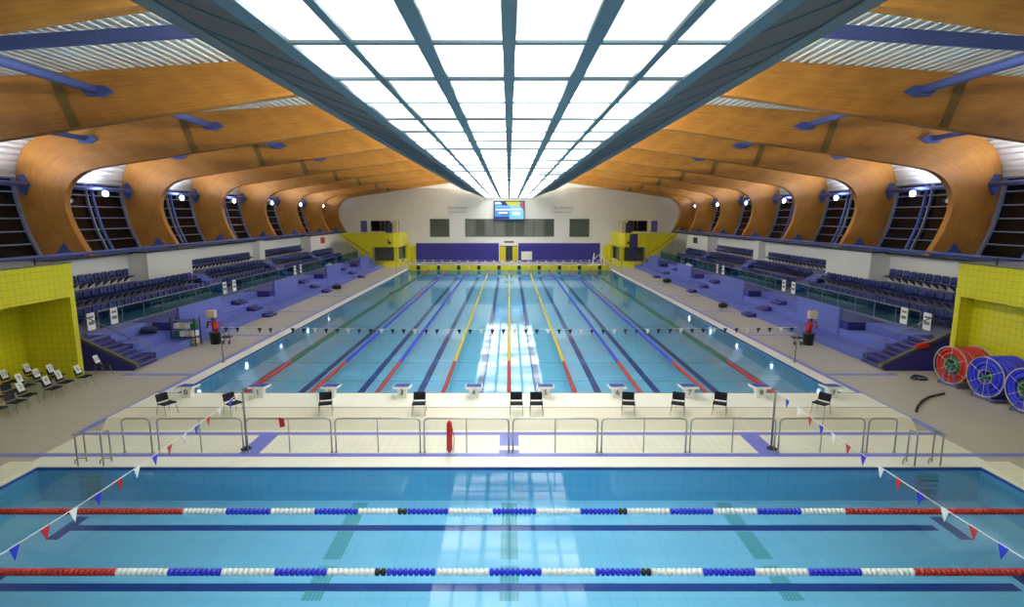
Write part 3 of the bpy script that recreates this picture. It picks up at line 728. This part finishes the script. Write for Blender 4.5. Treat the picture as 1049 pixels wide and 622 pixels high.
# ------------------------------------------------------------------ lane ropes
def rope_mesh(p0, p1, r, pitch, n=10):
    p0, p1 = Vector(p0), Vector(p1); L = (p1 - p0).length; k = max(1, round(L / pitch)); pts = []; rs = []
    for i in range(k):
        for t, rr in ((.04, .55), (.16, 1), (.70, 1), (.88, .55)):
            pts.append(p0 + (p1 - p0) * ((i + t) / k)); rs.append(r * rr)
    return MB().tube(pts, rs, n)
def lane_rope(label, axis, c, segs, r, pitch, group):
    q = thing('lane_rope', label, 'lane rope', (0, c, -.08) if axis == 'x' else (c, 19.2, -.08), group)
    for a, b_, m in segs:
        P = ((a, c, -.05), (b_, c, -.05)) if axis == 'x' else ((c, a, -.05), (c, b_, -.05))
        tag(rope_mesh(*P, r, pitch).build('float_section', m, q, True), '%s floats' % m)
SEG = [(-12.45, -7.38, 'red'), (-7.38, -6.4, 'white'), (-6.4, -5.4, 'blue'), (-5.4, -4.4, 'white'), (-4.4, -3.42, 'blue'), (-3.42, -2.52, 'white'), (-2.52, -2.3, 'black'),
       (-2.3, -1.37, 'blue'), (-1.37, -.37, 'white'), (-.37, .62, 'blue'), (.62, 1.62, 'white'), (1.62, 2.48, 'blue'), (2.48, 2.68, 'black'), (2.68, 3.65, 'white'),
       (3.65, 4.63, 'blue'), (4.63, 5.63, 'white'), (5.63, 6.62, 'blue'), (6.62, 7.62, 'white'), (7.62, 12.45, 'red')]
lane_rope('farther of the two blue, white and red lane ropes across the front pool', 'x', Yd(12.6, 0), SEG, .072, .10, 'lane ropes across the front pool')
lane_rope('nearest blue, white and red lane rope across the front pool', 'x', Yd(10.45, 0), SEG, .072, .10, 'lane ropes across the front pool')
for i in range(9):
    x = -10 + 2.5 * i; col = 'yellow' if i in (3, 4, 5) else ('green' if i in (0, 8) else 'blue')
    segs = [(19.25, 24.8, 'red'), (24.8, 46.0, col), (46.0, 46.6, 'red'), (46.6, 63.6, col), (63.6, 68.95, 'red')]
    nm = {0: 'green lane rope with red ends nearest the left pool side', 1: 'blue lane rope with red ends, second rope from the left side', 2: 'blue lane rope with red ends, just left of the yellow ropes', 3: 'left of the three yellow lane ropes with red ends',
          4: 'middle of the three yellow lane ropes, on the pool centreline', 5: 'right of the three yellow lane ropes with red ends', 6: 'blue lane rope with red ends, just right of the yellow ropes', 7: 'blue lane rope with red ends, second rope from the right side', 8: 'green lane rope with red ends nearest the right pool side'}[i]
    lane_rope(nm, 'y', x, segs, .075, .15, 'lane ropes of the racing pool')

# ------------------------------------------------------------------ fence
FY = 14.79
def fence_panel(w_, label, group, x):
    q = thing('rail_panel', label, 'railing', (x, FY, 0), group); h = w_ / 2; r = .12
    b = MB(); b.tube([(x - h, FY, .0), (x - h, FY, 1 - r), (x - h + .035, FY, 1 - .035), (x - h + r, FY, 1.0), (x + h - r, FY, 1.0), (x + h - .035, FY, 1 - .035), (x + h, FY, 1 - r), (x + h, FY, 0)], .021, 8); b.build('hoop_rail', 'metal', q, True)
    if w_ > 1:
        b = MB(); b.tube([(x, FY, 0), (x, FY, .985)], .018, 8); b.build('middle_post', 'metal', q, True)
    for sx in (-h, h):
        b = MB(); b.tube([(x + sx, FY, .004), (x + sx, FY, .02)], .05, 10); b.build('foot', 'metal', q, True)
for i in range(8):
    x = -3.5 * 2.48 + 2.48 * i + .05
    fence_panel(2.36, 'low stainless railing panel between the pools, %s from the left' % (['first'] + ORD[1:])[i], 'low railing panels between the pools', x)
fence_panel(.78, 'short railing hoop at the left end of the low railing', 'railing end hoops', -10.4)
fence_panel(.78, 'short railing hoop at the right end of the low railing', 'railing end hoops', 10.42)
# ladders
for s in (-1, 1):
    q = thing('pool_ladder', 'stainless grab rails of the step ladder at the %s corner of the front pool' % SIDE[s], 'pool ladder', (s * 11.1, 14, 0))
    for dx in (-.34, .34):
        x = s * 11.08 + dx * 1.0
        b = MB(); b.tube([(x, 14.2, .01), (x, 14.2, .84), (x, 14.17, .90), (x, 14.1, .92), (x, 13.98, .92), (x, 13.92, .90), (x, 13.9, .84), (x, 13.9, .02)], .02, 8); b.build('grab_rail', 'metal', q, True)
        b = MB(); b.tube([(x, 14.2, .10), (x - .12, 14.12, .14), (x - .2, 14.05, .10), (x - .2, 14.05, .01)], .018, 8); b.build('hook', 'metal', q, True)

# ------------------------------------------------------------------ bunting
def bunting(label, p0, p1, sag, ts, cols, size, cat='bunting', poles=True, ph=None, wdir=None):
    p0, p1 = Vector(p0), Vector(p1); d = p1 - p0
    q = thing('bunting', label, cat, tuple(p0))
    P = lambda t: p0 + d * t - Vector((0, 0, 4 * sag * t * (1 - t)))
    b = MB(); b.tube([P(i / 24) for i in range(25)], .008, 5); b.build('cord', 'white', q)
    dn = d.normalized()
    for i, t in enumerate(ts):
        c = P(t); a = dn * size * .5; nrm = dn.cross(Vector((0, 0, 1))) * .004; tw = Vector((random.uniform(-.02, .02), random.uniform(-.02, .02), 0))
        tip = c - Vector((0, 0, size * 1.25)) + tw
        b = MB(); b.add([c - a + nrm, c + a + nrm, tip + nrm, c - a - nrm, c + a - nrm, tip - nrm], [(0, 1, 2), (5, 4, 3), (0, 3, 4, 1), (1, 4, 5, 2), (2, 5, 3, 0)]); b.build('pennant', cols[i % len(cols)], q)
    return q
for s in (-1, 1):
    X = s * 7.5; y0, y1, z0 = 15.05, 1.5, 1.72
    ds = [15.0, 14.4, 13.88, 13.36, 12.85, 12.3, 11.78, 11.22, 10.7, 10.15, 9.58, 9.0, 8.45, 7.9]
    ts = [(y0 - Yd(d_, 1.55)) / (y0 - y1) for d_ in ds]
    bunting('red, white and blue pennants on a cord over the %s of the front pool' % SIDE[s], (X, y0, z0), (X, y1, 2.2), .36, [t for t in ts if t > 0], ['blue', 'white', 'red'], .19)
    q = thing('bunting_pole', 'steel pole behind the low railing holding the %s front pennants' % SIDE[s], 'pole', (X, 15.05, 0))
    b = MB(); b.tube([(X, 15.09, .02), (X, 15.09, 1.78)], .028, 8); b.build('pole', 'rail', q, True)
    b = MB(); b.tube([(X, 15.05, .004), (X, 15.05, .05)], [.16, .10], 14); b.build('base', 'black', q, True)
for yb, lb, nn in ((24.6, 'near end', 52), (64.1, 'far end', 52)):
    bunting('row of small navy and white pennants strung across the %s of the racing pool' % lb, (-13.0, yb, 1.62), (13.0, yb, 1.62), .10, [(i + .5) / nn for i in range(nn)], ['navy', 'navy', 'white'] if yb < 30 else ['white', 'blue'], .20)
    for s in (-1, 1):
        q = thing('bunting_pole', 'thin pole holding the pennant row, %s side, %s of the racing pool' % (SIDE[s], lb), 'pole', (s * 13.0, yb, 0))
        b = MB(); b.tube([(s * 13.0, yb, .02), (s * 13.0, yb, 1.66)], .025, 8); b.build('pole', 'rail', q, True)
        b = MB(); b.tube([(s * 13.0, yb, .004), (s * 13.0, yb, .04)], [.09, .06], 12); b.build('base', 'rail', q, True)

# ------------------------------------------------------------------ chairs on the platform
M['chair_fabric'] = mat('chair_fabric', (.014, .015, .024), .85, 0, .25)
def make_chair(fab='chair_fabric'):
    t = thing('stacking_chair', '', 'chair', (0, 0, 0))
    b = MB(); rows = []
    for x in (-.24, -.20, 0, .20, .24):
        u = .025 if abs(x) > .22 else 0
        rows.append([(x, -.24, .435), (x, -.22, .46 + u), (x, 0, .45 + u), (x, .19, .455 + u), (x, .20, .43), (x, 0, .43), (x, -.24, .435)])
    b.strip(rows); b.f += [tuple(range(6)), tuple(4 * 7 + i for i in reversed(range(6)))]; b.m += [0, 0]; b.build('seat', fab, t, True)
    b = MB(); rows = []
    for x in (-.23, -.19, 0, .19, .23):
        c = -.04 if abs(x) > .2 else 0
        rows.append([(x, .23 + c, .50), (x, .27 + c, .66), (x, .31 + c, .80), (x, .335 + c, .80), (x, .295 + c, .66), (x, .255 + c, .50), (x, .23 + c, .50)])
    b.strip(rows); b.f += [tuple(range(6)), tuple(4 * 7 + i for i in reversed(range(6)))]; b.m += [0, 0]; b.build('backrest', fab, t, True)
    for sx in (-1, 1):
        b = MB(); b.tube([(sx * .25, -.26, 0), (sx * .22, -.18, .435)], .012, 6); b.build('leg', 'metal', t)
        b = MB(); b.tube([(sx * .25, .28, 0), (sx * .22, .18, .44), (sx * .215, .26, .62)], .012, 6); b.build('leg', 'metal', t)
        b = MB(); b.tube([(sx * .22, -.18, .43), (sx * .22, .18, .435)], .011, 6); b.build('seat_rail', 'metal', t)
    return t
ch = make_chair(); M['charcoal'] = mat('charcoal_fabric', (.03, .032, .045), .7)
for i, (px, rz, lb) in enumerate(((170, 1.15, 'black chair turned sideways at the left end of the platform, behind block zero'), (238, 1.0, 'black chair turned sideways behind block one, second from the left'),
        (333, .25, 'black chair on the platform behind block two, slightly turned'), (429, .05, 'black chair on the platform behind block three'),
        (529, 0, 'left of the two dark chairs side by side behind block five'), (549.5, 0, 'right of the two dark chairs side by side behind block five'),
        (644, -.15, 'black chair on the platform behind block six'), (695, -.35, 'black chair on the platform behind block seven, turned slightly left'),
        (738, -.45, 'black chair on the platform between blocks seven and eight'), (842, -.95, 'black chair turned sideways at the right end, behind block nine'))):
    place(ch, i > 0, ((px - 521.5) * 17.75 / 570, 17.08, .30), rz, lb, None).scale = (.84, .84, .80)
# chairs with cards by the left yellow block
grid = [(-16.7, 17.4, 1), (-16.7, 18.1, 0), (-16.9, 18.8, 1), (-16.65, 19.6, 1), (-16.8, 20.35, 1), (-16.65, 21.1, 1), (-17.8, 18.5, 0), (-17.8, 19.2, 0), (-17.9, 19.9, 1), (-17.8, 20.55, 1),
        (-17.8, 21.2, 1), (-18.9, 19.7, 0), (-18.9, 20.4, 1), (-18.8, 21.3, 1), (-17.05, 22.65, 1), (-18.9, 19.0, 0), (-17.9, 17.8, 0)]
rown = {16: 'front', 17: 'middle', 18: 'back'}
for i, (X, Y, cd) in enumerate(grid):
    if i == 14: lb = 'of the group beside the staircase'
    else:
        same = sorted(g[1] for j, g in enumerate(grid) if int(-g[0]) == int(-X) and j != 14)
        lb = 'in the %s row by the left block, %s one' % (rown[int(-X)], ORD[same.index(Y)])
    place(ch, True, (X, Y, 0), PI / 2, ('black chair with a white card ' if cd else 'empty black chair ') + lb, None)
    if cd:
        q = thing('number_card', 'white card on the chair ' + lb, 'card', (X, Y, .5), 'white cards on the waiting chairs')
        b = MB(); b.prism([(X - .17, .50), (X - .29, .80), (X - .284, .804), (X - .164, .504)], 'y', Y - .13, Y + .13)
        o = b.build('sheet', 'paper', q)
        text_part('number', str(i + 1), .22, (X - .224, Y, .655), (math.radians(68), 0, PI / 2), 'black', o, .001)

# ------------------------------------------------------------------ lane rope reels on the right
def make_reel(c, ang, R, cols, label):
    q = thing('rope_reel', label, 'reel', (c[0], c[1], 0), 'lane rope storage reels by the right block')
    ax = Vector((math.cos(ang), math.sin(ang), 0)); c0 = Vector((c[0], c[1], R + .12)); Ln = 1.15
    for k, tt in enumerate((0, Ln)):
        cc = c0 + ax * tt
        b = MB(); b.ring(cc, ax, R, .022, 32, 6); b.ring(cc, ax, R * .35, .015, 20, 6)
        u = Vector((0, 0, 1)); v = ax.cross(u)
        for a in range(6):
            dr = u * math.cos(a * PI / 3) + v * math.sin(a * PI / 3); b.tube([cc + dr * .06, cc + dr * R], .012, 6)
        b.build('end_hoop', 'beigem', q, True)
    b = MB(); b.tube([c0 - ax * .05, c0 + ax * (Ln + .05)], .08, 12); b.build('axle', 'green', q, True)
    for li, (rr, cl) in enumerate(cols):
        b = MB(); n = 7
        for k in range(n):
            t = .1 + (Ln - .2) * k / (n - 1) * (1 - .0 * li); 
            cc = c0 + ax * t; b.ring(cc, ax, R * rr, .085, 22, 6)
        b.build('wound_floats', cl, q, True)
    b = MB(); fx = [c0 + ax * t - Vector((0, 0, R + .10)) for t in (0, Ln)]; v = ax.cross(Vector((0, 0, 1)))
    for f in fx:
        b.tube([f - v * .45 + Vector((0, 0, .06)), f + v * .45 + Vector((0, 0, .06))], .03, 6)
        b.tube([f + v * .35 + Vector((0, 0, .06)), f + Vector((0, 0, R + .1))], .022, 6); b.tube([f - v * .35 + Vector((0, 0, .06)), f + Vector((0, 0, R + .1))], .022, 6)
    for sg in (-.45, .45): b.tube([fx[0] + v * sg + Vector((0, 0, .06)), fx[1] + v * sg + Vector((0, 0, .06))], .025, 6)
    b.build('trolley_frame', 'bluep', q)
    for f in fx:
        for sg in (-.4, .4):
            b = MB(); p = f + v * sg + Vector((0, 0, .05)); b.tube([p - ax * .02, p + ax * .02], .05, 10); b.build('castor', 'black', q, True)
M['beigem'] = mat('pale_hoop', (.50, .48, .40), .4, .3)
make_reel((17.15, 21.0), .12, .72, ((.85, 'red'), (.62, 'red'), (.40, 'green')), 'reel wound with red and green floats inside a pale hoop, nearest the staircase')
make_reel((17.15, 19.4), .10, .72, ((.92, 'blue'), (.70, 'blue'), (.45, 'blue')), 'middle reel wound with blue floats beside the right yellow block')
make_reel((17.2, 17.85), .08, .72, ((.92, 'blue'), (.70, 'blue'), (.40, 'green')), 'reel wound with blue and green floats, nearest the right picture edge')
q = MB(); q.tube([(13.75, 18.0, .04), (14.2, 18.55, .04), (14.75, 19.1, .04), (15.4, 19.6, .04), (16.2, 19.95, .04)], .038, 6); tag(q.build('hose', 'black', None, True), 'black hose lying curved across the right deck', 'hose')
q = MB(); pts = [(16.7 + .35 * math.cos(t * .7) * (1 - t * .02), 21.9 + .28 * math.sin(t * .7), .025 + .004 * t) for t in range(24)]; q.tube(pts, .02, 6); tag(q.build('hose', 'black', None, True), 'dark coil of hose on the deck by the right staircase', 'hose')
q = MB(); q.prism([(17.2, 1.05), (17.35, 1.2), (17.75, 1.3), (17.85, 1.1), (17.5, 1.0)], 'y', 23.0, 23.14); tag(q.build('red_bag', 'red', None), 'red bag hanging on the rail of the right staircase', 'bag')

# ------------------------------------------------------------------ clutter on the terraces
q = thing('equipment_rack', 'dark wire rack of green and white training floats against the left terrace', 'rack', (-16.0, 27.8, 0))
b = MB()
for x, y in ((-17.1, 28.1), (-15.9, 28.1), (-17.1, 27.6), (-15.9, 27.6)): b.tube([(x, y, .01), (x, y, 1.5)], .025, 6)
for z in (.1, .5, .9, 1.3): b.box(-17.1, -15.9, 27.6, 28.1, z, z + .02)
b.build('frame', 'black', q)
for z in (.12, .52, .92):
    for k in range(4):
        b = MB(); x = -16.98 + .28 * k; b.box(x, x + .22, 27.62, 28.0, z, z + .27); b.build('training_float', ('white', 'green', 'white', 'beige')[(k + int(z * 3)) % 4], q, bevel=.02)
def bin_set(x, y, s):
    q = thing('round_bin', 'black round bin holding a red bundle on the %s deck by the terrace' % SIDE[s], 'bin', (x, y, 0))
    b = MB(); b.tube([(x, y, .0), (x, y, .55), (x, y, .62)], [.24, .29, .31], 18); b.build('tub', 'black', q, True)
    t = thing('red_bundle', 'red rolled bag with a cream top standing in the %s black bin' % SIDE[s], 'bag', (x, y, .6))
    b = MB(); b.tube([(x, y, .68), (x - s * .03, y, .85), (x + s * .04, y, 1.15)], [.16, .17, .14], 14); b.build('bag_body', 'red', t, True)
    b = MB(); b.box(x - .12 * s, x + .34 * s, y - .16, y + .12, 1.36, 1.78); b.build('cream_roll', 'beige', t, bevel=.06)
    b = MB(); b.box(x - .04 * s, x + .06 * s, y - .17, y + .13, 1.12, 1.40); b.build('neck_strap', 'navy', t, bevel=.02)
    b = MB(); b.tube([(x - s * .3, y - .05, 1.12), (x - s * .05, y - .18, 1.18), (x + s * .28, y - .1, 1.2), (x + s * .4, y, .85)], .05, 8); b.build('strap', 'red', t, True)
    t = thing('folded_trolley', 'grey folding trolley leaning beside the %s black bin' % SIDE[s], 'trolley', (x - s * .55, y, 0))
    b = MB(); b.tube([(x - s * .75, y, .08), (x - s * .62, y + .1, 1.0), (x - s * .45, y + .1, 1.0), (x - s * .45, y, .08)], .02, 6); b.build('handle_frame', 'rail', t)
    b = MB(); b.box(x - s * .85, x - s * .38, y - .25, y + .1, .35, .42); b.build('shelf', 'navy', t)
    b = MB(); b.tube([(x - s * .78, y - .15, .1), (x - s * .74, y - .15, .1)], .1, 12); b.tube([(x - s * .46, y - .15, .1), (x - s * .42, y - .15, .1)], .1, 12); b.build('wheels', 'black', t)
bin_set(-15.25, 28.3, -1); bin_set(15.45, 28.1, 1)
def bag(x, y, z, m, lb, k=1.0):
    q = thing('kit_bag', lb, 'bag', (x, y, z))
    b = MB(); b.tube([(x - .42 * k, y, z + .2 * k), (x - .36 * k, y, z + .21 * k), (x, y, z + .24 * k), (x + .36 * k, y, z + .21 * k), (x + .42 * k, y, z + .2 * k)], [.05 * k, .17 * k, .235 * k, .17 * k, .05 * k], 12); b.build('bag_body', m, q, True)
    b = MB(); b.tube([(x - .2 * k, y, z + .4 * k), (x - .12 * k, y, z + .55 * k), (x + .12 * k, y, z + .55 * k), (x + .2 * k, y, z + .4 * k)], .02, 6); b.build('handle', m, q)
bag(-15.6, 50.0, 0, 'black', 'black kit bag on the deck by the left terrace'); bag(15.7, 55.0, 0, 'black', 'black kit bag on the deck by the right terrace')
bag(-18.7, 57.9, 1.2, 'white', 'white bag on the left terrace step far back'); bag(18.7, 58.0, 1.2, 'white', 'white bag on the right terrace step far back')
bag(15.5, 39.8, 0, 'black', 'dark bag by the end of a terrace bench on the right', .8)
bag(-17.8, 27.0, .8, 'navy', 'navy bag lying on the left terrace near the staircase', .9)
q = thing('rescue_tube', 'red rescue tube hanging upright on the low railing left of centre', 'rescue tube', (-1.65, 14.68, 0))
b = MB(); b.tube([(-1.66, 14.68, .06), (-1.66, 14.68, .14), (-1.65, 14.68, .9), (-1.65, 14.68, .98)], [.04, .085, .075, .03], 12); b.build('float', 'red', q, True)
b = MB(); b.tube([(-1.60, 14.66, .9), (-1.52, 14.64, .5), (-1.54, 14.66, .1), (-1.6, 14.68, .08)], .014, 6); b.build('strap', 'red', q)
b = MB(); b.ring((-1.55, 14.62, .1), (0, 1, 0), .05, .012, 12, 5); b.build('clip', 'white', q)
q = thing('red_pennant', 'small red cloth tied to the top of the low railing on the left', 'cloth', (-6.35, 14.75, 1.0))
b = MB(); b.prism([(-6.38, 1.05), (-6.24, 1.02), (-6.22, .80), (-6.36, .76)], 'y', 14.72, 14.745); b.build('cloth', 'red', q)

for o in bpy.data.objects:
    if '_w' in o: del o['_w']
